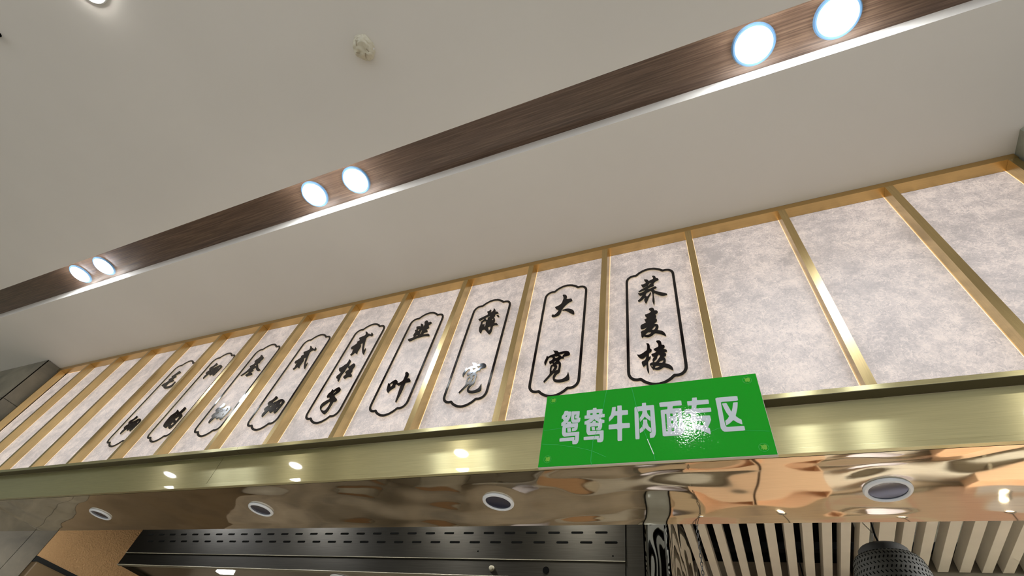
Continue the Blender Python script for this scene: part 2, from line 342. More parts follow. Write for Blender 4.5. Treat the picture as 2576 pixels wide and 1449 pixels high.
# ---- character outlines in 0.1 mm, x from each panel bay, z from 3.0 m (board ones absolute)
GLYPHS={
'qiao':[[2139,2399,2173,2424,2223,2414,2266,2358,2289,2281,2295,2221,2344,2202,2383,2167,2404,2076,2380,2057,2316,2036,2250,1990,2206,1936,2175,1871,2186,1734,2145,1717,2044,1689,1952,1644,1905,1614,1913,1590,1994,1587,2048,1593,2113,1632,2178,1670,2232,1683,2271,1649,2290,1592,2270,1555,2206,1531,2156,1502,2191,1427,2249,1359,2334,1298,2461,1225,2584,1133,2666,1074,2679,1021,2635,999,2531,988,2446,1012,2347,1083,2240,1191,2161,1271,2146,1162,2149,1049,2162,906,2160,701,2137,525,2116,524,2092,638,2069,781,2087,955,2096,1134,2087,1307,2065,1385,2041,1450,1968,1414,1877,1369,1847,1306,1816,1215,1874,1106,1931,1182,1988,1279,2032,1359,2048,1318,2035,1237,1990,1136,1941,1024,1899,883,1849,746,1816,693,1796,719,1765,824,1750,897,1762,977,1791,1039,1775,1078,1729,1028,1664,949,1600,897,1546,884,1507,909,1495,954,1523,995,1578,1043,1634,1126,1682,1211,1702,1262,1657,1254,1594,1258,1551,1320,1504,1435,1590,1403,1690,1438,1792,1495,1822,1573,1749,1551,1648,1516,1548,1509,1540,1555,1661,1636,1773,1705,1894,1772,1878,1814,1803,1770,1738,1738,1687,1843,1655,1973,1737,1955,1811,1977,1869,2027,1845,2118,1811,2189,1787,2289,1879,2267,1933,2235,1967,2178,1987,2111,2058,2149,2142,2183,2176,2218,2185,2299,2159,2339],[2103,1968,2032,1991,1993,1935,1962,1870,1955,1813,1972,1793,1997,1830,2013,1884,2046,1919,2102,1931]],
'mai':[[1904,329,1962,373,2031,385,2088,339,2114,260,2118,187,2181,184,2230,145,2247,76,2222,11,2135,-44,2168,-122,2171,-206,2135,-266,2178,-314,2189,-398,2168,-467,2108,-515,2068,-567,2136,-595,2192,-621,2221,-688,2219,-784,2192,-886,2162,-927,2236,-962,2321,-1005,2387,-1078,2429,-1164,2454,-1250,2461,-1321,2412,-1287,2323,-1210,2209,-1132,2077,-1073,2026,-1115,1958,-1188,1876,-1228,1795,-1234,1708,-1197,1652,-1156,1626,-1197,1593,-1213,1570,-1179,1561,-1089,1564,-995,1546,-919,1573,-877,1631,-848,1715,-819,1759,-750,1804,-676,1736,-715,1651,-756,1577,-757,1554,-703,1548,-628,1568,-534,1611,-495,1688,-470,1769,-421,1735,-337,1710,-230,1773,-221,1830,-165,1778,-120,1751,-49,1738,44,1801,41,1879,73,1958,118,1986,163,1963,221,1923,271],[2122,-707,2115,-760,2081,-849,2042,-900,1959,-863,1994,-817,2046,-744,2090,-694],[1936,-995,1925,-1045,1866,-1097,1784,-1120,1708,-1086,1755,-1025,1815,-973,1888,-978]],
'leng':[[1721,-1547,1789,-1548,1831,-1595,1853,-1688,1852,-1801,1868,-1847,1902,-1872,1910,-1936,1891,-1993,1837,-2032,1800,-2061,1800,-2158,1792,-2235,1828,-2218,1847,-2185,1861,-2254,1844,-2322,1802,-2386,1756,-2448,1751,-2564,1757,-2716,1767,-2855,1766,-3007,1740,-2986,1710,-2902,1690,-2785,1688,-2635,1682,-2564,1645,-2627,1584,-2669,1560,-2624,1537,-2538,1527,-2454,1546,-2410,1612,-2387,1666,-2337,1695,-2259,1708,-2165,1653,-2227,1608,-2267,1546,-2285,1486,-2244,1427,-2173,1365,-2027,1448,-2067,1528,-2046,1610,-1988,1683,-1928,1738,-1890,1751,-1780,1756,-1668,1741,-1602],[2086,-1489,2148,-1477,2218,-1498,2258,-1557,2269,-1648,2268,-1729,2358,-1747,2373,-1843,2352,-1894,2310,-1941,2377,-1967,2429,-2014,2440,-2094,2368,-2098,2324,-2114,2373,-2147,2393,-2211,2384,-2281,2344,-2309,2292,-2328,2339,-2379,2363,-2453,2357,-2545,2333,-2639,2401,-2668,2472,-2721,2539,-2806,2572,-2901,2578,-2997,2503,-2945,2411,-2874,2277,-2789,2224,-2831,2164,-2871,2088,-2892,2013,-2885,1949,-2840,1902,-2849,1880,-2794,1838,-2707,1808,-2621,1806,-2574,1846,-2535,1920,-2513,1907,-2440,1915,-2371,1943,-2317,1985,-2271,1914,-2228,1879,-2149,1894,-2110,1973,-2094,2080,-2030,2014,-1969,1967,-1885,2038,-1850,2128,-1812,2152,-1774,2150,-1673,2132,-1607,2095,-1561],[2132,-2179,2192,-2233,2157,-2321,2091,-2427,2017,-2536,1938,-2504,1997,-2433,2065,-2363,2078,-2283,2104,-2216],[2287,-2463,2269,-2541,2227,-2608,2099,-2563,2162,-2510,2231,-2482],[1917,-2646,1887,-2733,1856,-2687,1829,-2636],[2145,-2714,2121,-2756,2061,-2785,1961,-2780,2008,-2685]],
'da':[[1893,2276,1920,2314,2007,2295,2072,2238,2113,2149,2116,2073,2098,1990,2140,1941,2217,1925,2291,1935,2343,1915,2373,1850,2399,1781,2381,1743,2293,1706,2184,1620,2087,1501,2014,1388,1954,1284,1943,1228,1932,1124,1902,1014,1845,924,1767,892,1654,868,1562,879,1521,918,1503,964,1529,1027,1569,1082,1602,1003,1654,1025,1721,1096,1777,1188,1800,1289,1721,1334,1654,1411,1598,1535,1656,1550,1737,1577,1840,1641,1907,1733,1935,1873,1961,2054,1934,2163],[1961,1253,2043,1255,2115,1284,2231,1271,2332,1232,2435,1158,2516,1055,2548,942,2553,825,2510,813,2442,865,2311,991,2204,1101,2117,1170,2049,1194,1990,1203]],
'kuan':[[1808,-1172,1880,-1207,2019,-1241,2071,-1339,2163,-1330,2305,-1311,2419,-1324,2506,-1383,2555,-1479,2547,-1570,2473,-1596,2302,-1610,2326,-1706,2281,-1711,2194,-1701,2128,-1800,2196,-1877,2230,-1960,2236,-2076,2229,-2214,2228,-2350,2202,-2433,2118,-2480,2068,-2570,2040,-2675,2085,-2730,2186,-2764,2284,-2767,2397,-2737,2487,-2661,2536,-2561,2554,-2423,2594,-2558,2633,-2733,2632,-2833,2535,-2872,2394,-2903,2259,-2906,2100,-2870,2021,-2816,1978,-2738,1955,-2625,1966,-2541,2011,-2414,1979,-2390,1909,-2483,1822,-2592,1737,-2712,1638,-2830,1602,-2782,1627,-2707,1712,-2587,1822,-2420,1802,-2292,1793,-2126,1811,-1976,1872,-1974,1897,-1927,1848,-1854,1768,-1917,1729,-1845,1709,-1763,1774,-1742,1849,-1677,1851,-1605,1814,-1552,1750,-1540,1679,-1553,1650,-1661,1615,-1799,1578,-1961,1538,-1889,1509,-1780,1523,-1690,1565,-1565,1577,-1447,1606,-1426,1625,-1496,1718,-1447,1818,-1405,1920,-1384,1892,-1318],[1917,-1505,1978,-1543,2059,-1524,2089,-1570,2057,-1610,1967,-1633,1935,-1568],[2017,-1767,1988,-1827,1922,-1880,1926,-1816,1972,-1772],[2336,-1424,2302,-1491,2255,-1535,2255,-1594,2219,-1588,2161,-1517,2079,-1468,2205,-1446],[2122,-1941,2141,-2034,2144,-2161,2127,-2284,2085,-2264,2026,-2317,2035,-2268,2076,-2175,2090,-2076,2070,-2021,2026,-1988,2091,-1936],[1897,-2017,1944,-2076,1972,-2049,1965,-2131,1930,-2226,1898,-2295,1871,-2278,1861,-2151,1867,-2063]],
'bo':[[1837,2155,1910,2151,1970,2203,2013,2260,2053,2182,2055,2076,2049,2003,2125,2058,2178,2164,2150,2314,2226,2249,2299,2117,2298,2021,2400,2002,2462,1941,2519,1853,2426,1833,2321,1816,2374,1700,2299,1647,2367,1558,2417,1431,2429,1300,2425,1174,2560,1163,2619,1086,2662,1007,2595,1002,2493,1033,2403,1012,2408,873,2417,694,2403,549,2335,457,2247,543,2143,675,2004,856,1959,867,1887,856,1885,733,1874,626,1825,651,1753,749,1706,869,1679,1042,1688,1223,1689,1350,1678,1439,1726,1513,1805,1595,1792,1671,1711,1618,1577,1535,1515,1608,1460,1695,1543,1718,1661,1776,1811,1842,1938,1913,1873,2048],[2418,1718,2465,1750,2539,1710,2602,1614,2588,1553,2521,1591],[2118,1823,2075,1746,1967,1650,2012,1573,1974,1482,1921,1567,1847,1694,1947,1735,2045,1783],[1953,1429,1955,1287,1990,1095,1920,1049,1923,1195,1889,1288,1834,1202,1757,1362,1783,1413,1836,1465,1896,1443],[2264,1017,2300,885,2291,764,2250,712,2207,851,2139,984,2207,989],[2300,1545,2318,1441,2294,1404,2243,1488,2263,1540]],
'jiu':[[1995,2207,1984,2293,2021,2361,2085,2384,2175,2304,2260,2169,2326,2198,2396,2200,2465,2120,2472,2042,2408,1994,2338,1935,2431,1801,2433,1727,2389,1681,2314,1668,2377,1604,2448,1490,2417,1436,2302,1426,2245,1390,2246,1305,2399,1295,2533,1307,2627,1239,2673,1163,2669,1092,2496,1136,2332,1154,2178,1140,1991,1109,1812,1051,1689,983,1555,963,1479,1027,1414,1112,1446,1159,1564,1170,1724,1226,1639,1366,1637,1476,1674,1615,1588,1746,1595,1795,1679,1763,1631,1887,1583,2011,1641,2023,1775,2024,1858,1966,1814,2097,1795,2203,1930,2133,1994,2042,2023,1909,2058,1951,2063,2076],[1861,1796,1863,1709,1854,1612,1752,1759,1793,1787],[2060,1726,2071,1587,2077,1464,2068,1380,2019,1391,2002,1529,2012,1638],[1882,1367,1943,1299,1928,1272,1788,1242,1810,1316],[2276,2038,2270,1983,2231,1979,2239,2028],[2265,1815,2273,1751,2240,1746,2237,1809]],
'ye':[[1471,-1687,1591,-1739,1642,-1652,1735,-1571,1833,-1531,1940,-1603,2006,-1680,2009,-1762,2087,-1767,2152,-1743,2230,-1688,2273,-1640,2280,-1506,2270,-1325,2207,-1204,2234,-1145,2283,-1139,2389,-1213,2456,-1300,2476,-1414,2470,-1508,2466,-1576,2579,-1560,2669,-1662,2717,-1736,2713,-1802,2603,-1805,2469,-1812,2483,-1966,2494,-2203,2478,-2458,2455,-2719,2428,-2896,2382,-2871,2355,-2781,2340,-2591,2308,-2345,2281,-2107,2262,-1900,2211,-1913,2160,-1938,2061,-1884,1966,-1796,1955,-1901,2006,-1975,1949,-2033,1852,-2098,1782,-2167,1751,-2267,1724,-2276,1645,-2200,1573,-2098,1530,-1919,1506,-1794],[1784,-1741,1780,-1848,1753,-1931,1706,-1911,1624,-1785,1667,-1737]],
'er':[[1881,2442,1996,2409,2108,2301,2171,2213,2254,2202,2359,2120,2419,2114,2382,2255,2474,2198,2583,2078,2596,1972,2525,1937,2428,1980,2372,2029,2301,1978,2227,1921,2244,1787,2290,1619,2352,1422,2431,1167,2536,912,2581,944,2588,1067,2640,987,2675,858,2696,718,2732,550,2663,590,2533,736,2412,937,2307,1178,2186,1513,2104,1487,2065,1453,2166,1305,2192,1146,2176,983,2171,860,2230,713,2189,707,2081,782,1997,846,1960,751,1897,682,1835,646,1731,767,1770,801,1800,850,1759,1009,1727,1211,1671,1173,1625,1140,1521,1238,1510,1353,1597,1406,1702,1499,1769,1592,1700,1685,1746,1734,1853,1776,1724,1913,1679,2010,1785,2032,1917,2077,2041,2138,1972,2302]],
'zhu':[[1876,411,1978,338,2072,248,2092,149,2082,43,2125,-36,2105,-103,2074,-168,2045,-257,2047,-362,2060,-445,2029,-508,2002,-618,1989,-753,2007,-902,2031,-1039,2025,-1116,1936,-1047,1881,-960,1847,-843,1800,-886,1719,-823,1685,-727,1701,-638,1764,-591,1800,-517,1816,-427,1720,-417,1630,-338,1559,-232,1522,-108,1628,-115,1709,-58,1776,26,1875,92,1902,207,1893,317],[2110,-163,2127,-142,2192,-118,2266,-48,2322,12,2387,36,2515,-69,2552,-169,2542,-295,2513,-406,2573,-507,2566,-586,2542,-661,2653,-747,2705,-823,2698,-911,2577,-886,2477,-881,2407,-931,2333,-975,2231,-909,2169,-838,2181,-761,2257,-660,2147,-562,2119,-512,2151,-448,2213,-401,2257,-339,2146,-239]],
'zi':[[1832,-2003,1817,-1915,1827,-1806,1896,-1728,1923,-1657,1902,-1566,1957,-1574,2049,-1644,2113,-1559,2204,-1497,2298,-1485,2398,-1550,2478,-1637,2498,-1726,2470,-1809,2388,-1883,2313,-1946,2289,-1992,2404,-2104,2551,-2207,2608,-2274,2613,-2358,2530,-2383,2458,-2385,2461,-2515,2452,-2666,2447,-2861,2405,-2993,2340,-3064,2237,-3036,2068,-2919,1904,-2774,1783,-2619,1750,-2486,1774,-2382,1879,-2287,2000,-2219,2116,-2162,2043,-2092,2016,-2015,1946,-2067,1900,-2073],[2241,-1671,2245,-1765,2190,-1843,2128,-1866,2120,-1809,2161,-1728],[2242,-2322,2287,-2470,2292,-2623,2269,-2748,2237,-2836,2157,-2844,2032,-2800,1940,-2731,1915,-2612,1982,-2538,2073,-2443,2145,-2357]],
'xi':[[1901,-1468,1997,-1486,2129,-1569,2154,-1642,2125,-1713,2048,-1768,1981,-1833,2034,-1904,2103,-1902,2136,-1837,2188,-1860,2273,-1818,2336,-1762,2438,-1728,2570,-1734,2710,-1801,2834,-1901,2882,-1991,2864,-2092,2839,-2244,2801,-2392,2779,-2532,2717,-2615,2689,-2637,2610,-2593,2548,-2525,2510,-2460,2431,-2491,2349,-2562,2252,-2511,2180,-2431,2145,-2355,2096,-2442,2047,-2558,1999,-2674,1955,-2765,1878,-2711,1816,-2603,1809,-2490,1858,-2404,1775,-2342,1705,-2282,1694,-2208,1730,-2119,1840,-2048,1734,-1972,1678,-1922,1669,-1825,1701,-1744,1788,-1734,1856,-1667,1906,-1577],[2086,-2058,2107,-2123,2073,-2171,2018,-2190,2013,-2122,2033,-2072],[2375,-2010,2348,-2059,2263,-2069,2271,-2018],[2617,-1862,2685,-1986,2676,-2069,2630,-2084,2565,-1971,2567,-1887],[2635,-2229,2631,-2301,2610,-2365,2556,-2322,2564,-2241]],
'san':[[1771,2121,1888,2133,2062,1983,2218,1872,2269,1781,2243,1664,2174,1542,2260,1459,2189,1419,2098,1395,2237,1265,2415,1050,2621,911,2839,772,2731,739,2594,742,2435,840,2299,966,2190,1076,2059,968,2209,858,2174,793,2101,715,2248,653,2347,573,2333,499,2213,481,2062,467,1983,423,1845,515,1740,583,1797,605,1836,656,1899,762,1780,840,1687,719,1577,622,1425,557,1347,608,1411,687,1525,798,1615,939,1667,1126,1678,1164,1540,1280,1570,1328,1738,1379,1790,1503,1647,1637,1638,1761,1745,1837,1810,1948,1832,2026],[2057,1309,2140,1189,2029,1242,1942,1263,1973,1311]],
'de':[[1735,-1381,1954,-1480,2056,-1577,2050,-1648,2151,-1588,2201,-1436,2232,-1251,2449,-1345,2513,-1449,2498,-1592,2433,-1728,2647,-1847,2745,-1941,2774,-2037,2731,-2218,2720,-2412,2694,-2591,2631,-2720,2527,-2772,2399,-2709,2271,-2605,2183,-2506,2169,-2607,2105,-2668,1901,-2591,1730,-2506,1638,-2370,1588,-2190,1578,-1977,1586,-1763,1694,-1667,1785,-1569,1785,-1484],[2074,-1699,2076,-1771,1984,-1796,1979,-1736],[2507,-1938,2554,-2106,2534,-2267,2391,-2147,2234,-2083,2313,-2034,2398,-1961],[2303,-2311,2428,-2359,2499,-2343,2515,-2425,2449,-2527,2328,-2463,2288,-2379]],
'mao':[[1972,2129,2169,2032,2285,1950,2292,1848,2162,1806,2011,1730,2196,1626,2240,1544,2143,1473,2083,1408,2332,1271,2358,1194,2248,1150,2069,1117,2024,1027,2029,917,2069,803,2232,785,2416,800,2528,867,2561,994,2579,1148,2701,1081,2744,942,2779,806,2762,678,2618,616,2373,581,2135,615,1936,703,1811,841,1696,840,1536,918,1452,967,1460,1050,1558,1145,1691,1223,1772,1321,1641,1440,1682,1496,1814,1562,1646,1676,1671,1747,1789,1842,1874,1967]],
}
SIGN={
'yuan':[[-4757,25035,-4649,25029,-4636,24998,-4541,24993,-4536,24863,-4556,24761,-4598,24663,-4629,24618,-4519,24609,-4508,24540,-4282,24534,-4279,24417,-4291,24319,-4341,24264,-4456,24256,-4460,24363,-4392,24367,-4389,24394,-4665,24399,-4659,24223,-4492,24218,-4222,24225,-4221,24064,-4222,23927,-4244,23845,-4288,23797,-4411,23802,-4426,23928,-4835,23921,-4842,24039,-4364,24050,-4367,23939,-4348,23943,-4338,24091,-4705,24086,-4753,24133,-4781,24212,-4789,24356,-4776,24478,-4827,24483,-4832,24591,-4749,24667,-4782,24700,-4791,24747,-4837,24746,-4841,24845,-4792,24915],[-4624,24384,-4511,24384,-4484,24239,-4602,24241],[-4524,24991,-4252,24976,-4252,24831,-4265,24730,-4215,24719,-4218,24611,-4249,24553,-4322,24549,-4460,24558,-4505,24619,-4523,24723,-4524,24862],[-4655,24859,-4675,24798,-4727,24815,-4694,24852],[-4642,24594,-4664,24562,-4712,24536,-4642,24540],[-4423,24856,-4348,24854,-4356,24826,-4390,24818,-4388,24720,-4303,24700,-4311,24678,-4414,24672]],
'yang':[[-3820,25036,-3712,25041,-3700,24981,-3507,24976,-3511,24782,-3440,24780,-3442,24662,-3612,24658,-3535,24594,-3444,24562,-3446,24458,-3512,24460,-3513,24340,-3534,24256,-3570,24222,-3687,24228,-3686,24314,-3629,24314,-3622,24362,-3881,24366,-3879,24209,-3672,24200,-3463,24201,-3459,24017,-3460,23892,-3486,23823,-3539,23802,-3644,23811,-3653,23914,-4065,23913,-4072,24024,-3601,24029,-3603,23936,-3585,23939,-3575,24080,-3929,24075,-3968,24116,-3996,24193,-4005,24455,-4068,24456,-4074,24568,-3975,24608,-3890,24655,-4080,24664,-4082,24784,-4013,24782,-4018,24973,-3822,24979],[-3843,24346,-3743,24347,-3720,24226,-3818,24228],[-3904,24850,-3822,24852,-3824,24789,-3902,24792],[-3700,24849,-3618,24845,-3621,24789,-3698,24792],[-3759,24624,-3709,24568,-3598,24490,-3711,24491,-3719,24564,-3800,24561,-3826,24503,-3926,24491,-3846,24539]],
'niu':[[-3209,25002,-3091,25005,-3104,24841,-3043,24845,-3049,25040,-2912,25037,-2908,24852,-2724,24841,-2721,24680,-2905,24678,-2906,24390,-2676,24379,-2675,24218,-2907,24220,-2909,23803,-3041,23807,-3042,24212,-3311,24217,-3309,24377,-3047,24383,-3046,24683,-3136,24682,-3182,24604,-3301,24483,-3308,24618,-3249,24723,-3222,24843]],
'rou':[[-2524,24930,-2292,24935,-2288,25048,-2170,25047,-2170,24943,-1938,24939,-1935,24672,-1935,24352,-1932,24043,-1951,23924,-1998,23838,-2108,23823,-2111,23974,-2057,24004,-2057,24157,-2062,24408,-2057,24768,-2160,24769,-2147,24664,-2106,24583,-2061,24525,-2072,24388,-2147,24459,-2193,24507,-2226,24559,-2269,24494,-2369,24387,-2387,24517,-2336,24587,-2297,24670,-2285,24762,-2411,24766,-2404,24402,-2406,23814,-2522,23820,-2526,24308],[-2279,24452,-2165,24445,-2162,24323,-2124,24205,-2062,24147,-2069,24005,-2156,24074,-2225,24163,-2285,24076,-2386,24009,-2391,24138,-2314,24224,-2284,24325]],
'mian':[[-1782,25001,-1145,25005,-1147,24832,-1399,24835,-1416,24746,-1171,24734,-1171,24445,-1171,24165,-1172,23980,-1207,23886,-1260,23848,-1755,23845,-1751,24168,-1756,24510,-1756,24727,-1562,24740,-1550,24833,-1772,24848],[-1648,24585,-1601,24586,-1606,24265,-1608,23999,-1649,23998,-1652,24270],[-1499,24585,-1429,24580,-1428,24485,-1497,24490],[-1495,24344,-1436,24338,-1434,24242,-1496,24243],[-1497,24093,-1434,24092,-1433,23994,-1496,23994],[-1327,24589,-1278,24583,-1276,24287,-1284,24012,-1321,23999,-1321,24292]],
'zhuan':[[-832,25061,-703,25058,-711,24955,-396,24946,-399,24791,-739,24799,-762,24673,-368,24663,-374,24519,-789,24521,-815,24417,-425,24407,-418,24262,-463,24158,-532,24030,-486,23988,-486,23804,-697,23945,-920,24031,-923,24162,-759,24139,-652,24096,-581,24247,-966,24254,-919,24525,-1090,24527,-1084,24677,-893,24677,-870,24797,-985,24800,-987,24954,-849,24949]],
'qu':[[-209,24979,377,24971,370,24810,-82,24822,-85,24570,-86,24238,-83,24066,-64,24005,-24,23991,378,23992,379,23847,-129,23854,-181,23896,-211,23972,-210,24143,-204,24584],[-60,24767,58,24769,96,24628,141,24460,187,24583,233,24759,353,24760,311,24568,222,24318,283,24241,348,24186,345,24037,241,24096,143,24197,44,24106,-62,24042,-63,24192,-1,24240,59,24326,2,24470,-39,24644]],
}
SEAL=[[-70,62,-53,81,-33,55,-6,61,37,85,78,54,75,10,72,-49,29,-73,13,-56,-11,-50,-22,-73,-33,-68,-30,-37,-42,-20,-53,-55,-66,-50,-52,8,-50,36],[-11,25,3,28,-5,9],[8,-8,30,6,22,-13]]
CREASES=[[[-3390,25692],[-3439,25400],[-3493,24987],[-3534,24763],[-3628,24304],[-3778,23869],[-3806,23474],[-3824,23219],[-3786,23091]],[[-2590,25681],[-2491,25085],[-2401,24639],[-2287,24138],[-2189,23799],[-2106,23536],[-2037,23315],[-2012,23143]],[[-5397,23883],[-4892,23825],[-4254,23688],[-3824,23556],[-3377,23315]],[[-1711,23999],[-1017,23981],[-540,23872],[-244,23986],[-178,23932],[325,23852],[947,23778]],[[-5393,24366],[-4820,24402]]]

# ---------------------------------------------------------------- room shell
XL, XR = -4.978, 1.147          # ends of the counter front between the two pillars
ZC = 3.505                      # ceiling
def struct(o): return tag(o, kind='structure')
struct(box('floor', -9, 6, -5, 3.5, -.1, 0, M_floor))
bm = bmesh.new(); box_bm(bm, -9, 6, -5, .4933, ZC, ZC+.14); box_bm(bm, -9, 6, .6876, 1.9, ZC, ZC+.14)
struct(bm_obj('ceiling', bm, M_ceil, uv=(0, 1)))
struct(box('trim_1', -9, 6, .4933, .6876, 3.5895, 3.61, M_wood))
struct(box('wall_back', XL, XR, 1.308, 1.612, 2.362, ZC, M_dark))
# kitchen shell
struct(box('wall_kitchen', -5.4, 3.2, 3.4, 3.5, 0, 3.1, M_kwall))
struct(box('wall_right', 3.1, 3.2, 1.62, 3.4, 0, 3.1, M_kwall))
struct(box('ceiling_kitchen', -5.4, 3.2, 1.612, 3.5, 2.98, 3.1, M_dark))
o = struct(box('wall_far_right', XR, 6, 1.62, 1.72, 0, ZC, M_pillar))
# left tiled pillar and side wall, tiles as pieces
wl = struct(box('wall_left', -7.5, XL-.008, 1.153, 3.5, 0, ZC, M_grout))
zs = [0, .72, 1.92, 3.122, ZC]
ys = [1.145, 1.29, 2.015, 2.15]
for a, b in zip(zs, zs[1:]):
    for c, d in zip(ys, ys[1:]):
        box('tile', XL-.008, XL, c+(.0015 if c > 1.2 else 0), d-.0015, a+.0015, b-.0015, M_tile, wl, bevel=.001)
    for c, d in ((-7.5, -6.35), (-6.35, XL)):
        box('tile', c+.0015, d-(.0015 if d < -5 else 0), 1.145, 1.153, a+.0015, b-.0015, M_tile, wl, bevel=.001)
tag(box('wallpaper_panel', -5.1, XL-.002, 2.153, 3.4, 2.419, 2.97, M_linen), kind='structure').name = 'wall_left_kitchen'
struct(box('wall_left_low', -5.1, XL-.003, 2.153, 3.4, 0, 2.27, plain('brown_grey_wall', (124, 106, 82), .5, var=.1, scale=2)))
struct(box('wall_side_blocker', -6.6, -6.5, -5, 1.1, 0, ZC, plain('pale_grey_blocker', (176, 182, 166), .7)))  # unseen wall added to cut the hall light at far left
struct(box('trim_2', -5.1, XL+.004, 2.153, 3.4, 2.380, 2.4185, M_grout))
struct(box('trim_3', -5.1, XL+.06, 2.153, 3.4, 2.27, 2.380, plain('tan_moulding', (120, 98, 66), .5), bevel=.01))
# right pillar with an uneven rendered edge
bm = bmesh.new()
zN = 60
colsP = []
for k in range(zN+1):
    z = ZC*k/zN
    jx = .004*noise.noise(Vector((0, 0, z*14))); jy = .008*noise.noise(Vector((3, 0, z*11)))
    colsP.append([bm.verts.new(p) for p in ((XR+jx*.4, 1.60, z), (XR+jx, 1.155+jy, z), (XR+.02+jx, 1.138+jy, z), (2.4, 1.138, z), (2.4, 1.60, z))])
for a, b in zip(colsP, colsP[1:]):
    for i in range(5):
        bm.faces.new((a[i], a[(i+1) % 5], b[(i+1) % 5], b[i]))
bm.faces.new(colsP[0][::-1]); bm.faces.new(colsP[-1])
struct(bm_obj('wall_right_pillar', bm, M_pillar, smooth=False))

# ---------------------------------------------------------------- brass grid and lit paper panels
X0, SP = -.39341, .37672
YF, YP = 1.25, 1.297
ZB = 3.4735
grid = tag(empty('panel_grid', (XL, YF, 2.5)), 'long brushed brass grid of upright bars framing the lit paper panels', 'frame')
def child_world(o, parent): o.location = Vector(o.location) - parent.location; return o
me_rail = box('top_rail', XL+.004, XR-.004, YF, YP, ZB, ZC-.001, M_brass_rail, grid); child_world(me_rail, grid)
tag(me_rail, 'flat brass rail along the ceiling, dark on its front')
src = None
for i in range(-12, 5):
    x = X0 + SP*i
    if i == -12: x = XL+.035
    if i == 4: x = XR-.034
    if src is None:
        src = box('mullion', 0, .026, 0, YP-YF, 0, ZB-2.4915, M_brass_m, grid); b = src
    else:
        b = src.copy(); C.objects.link(b)
    b.location = Vector((x, YF, 2.491)) - grid.location
bx = box('bottom_rail', XL+.004, XR-.004, YF+.0145, YP, 2.4, 2.49, M_brass_rail, grid); child_world(bx, grid)

HALF, CX = .0975, .203
def cart_half():
    return [(0, .297), (.022, .2925), (.043, .280), (.056, .266), (.0675, .2675), (.080, .2645), (.0905, .255), (.0965, .241), (.0975, .219)]
def cart_center():
    h = cart_half(); top = h
    zt, zb = .297, -.352
    bot = [(x, zb + (zt - z)) for x, z in h][::-1]
    right = top + bot                       # from top centre clockwise to bottom centre
    left = [(-x, z) for x, z in right[::-1]][1:-1]
    return right + left
def offset_loop(pts, d):
    n = len(pts); out = []
    for i in range(n):
        p0, p, p1 = Vector(pts[i-1]), Vector(pts[i]), Vector(pts[(i+1) % n])
        t1 = (p-p0).normalized(); t2 = (p1-p).normalized()
        n1 = Vector((t1.y, -t1.x)); n2 = Vector((t2.y, -t2.x))
        nn = (n1+n2); nn = nn/max(nn.length, 1e-6); k = 1/max(nn.dot(n1), .55)
        out.append(tuple(p - nn*d*k))
    return out
cc = cart_center()
cart_me = flat_shape('cartouche', [offset_loop(cc, .0053), offset_loop(cc, -.0053)], .0025, .2)
cart_back = flat_shape('cartouche_backing', [offset_loop(cc, .0044), offset_loop(cc, -.0044)], .0045, .2)
glyph_me = {}
def glyph(key):
    if key not in glyph_me:
        loops = [unpack(g) for g in GLYPHS[key]]
        glyph_me[key] = (flat_shape('character', loops, .0025), flat_shape('acrylic_backing', loops, .0045))
    return glyph_me[key]
# panel index -> label and characters (key, dx, dz)
PAN = {
 -12: ('blank glowing paper panel in the narrow bay against the left tiled pillar', []),
 -11: ('blank glowing paper panel second from the left tiled pillar', []),
 -10: ('blank glowing paper panel third from the left tiled pillar', []),
 -9: ('blank glowing paper panel just left of the leftmost lettered one', []),
 -8: ('leftmost of the nine lettered glowing paper panels, two black characters'  # reads 毛细
   , [('mao', 0, 0), ('xi', -.0065, .0061)]),
 -7: ('second lettered glowing paper panel from the left'  # reads 细的
   , [('xi', -.028, .3660), ('de', 0, 0)]),
 -6: ('third lettered glowing paper panel from the left'  # reads 叁细
   , [('san', 0, 0), ('xi', -.0095, .0040)]),
 -5: ('fourth lettered glowing paper panel from the left'  # reads 贰细
   , [('er', .0020, -.0333), ('xi', 0, 0)]),
 -4: ('fifth lettered glowing paper panel from the left, with three characters'  # reads 贰柱子
   , [('er', 0, 0), ('zhu', 0, 0), ('zi', 0, 0)]),
 -3: ('middle-right lettered glowing paper panel, sixth from the left'  # reads 韭叶
   , [('jiu', 0, 0), ('ye', 0, 0)]),
 -2: ('seventh lettered glowing paper panel from the left, left of the one above the sign'  # reads 薄宽
   , [('bo', 0, 0), ('kuan', .0090, -.0004)]),
 -1: ('glowing paper panel above the left end of the green sign board'  # reads 大宽
   , [('da', 0, 0), ('kuan', 0, 0)]),
 0: ('rightmost lettered glowing panel, three characters, above the middle of the green sign'  # reads 荞麦棱
   , [('qiao', 0, 0), ('mai', 0, 0), ('leng', 0, 0)]),
 1: ('blank glowing paper panel just right of the last lettered one', []),
 2: ('wide blank glowing paper panel between two other blank ones near the right pillar', []),
 3: ('blank glowing paper panel in the last bay against the right grey pillar', []),
}
paper_src = None
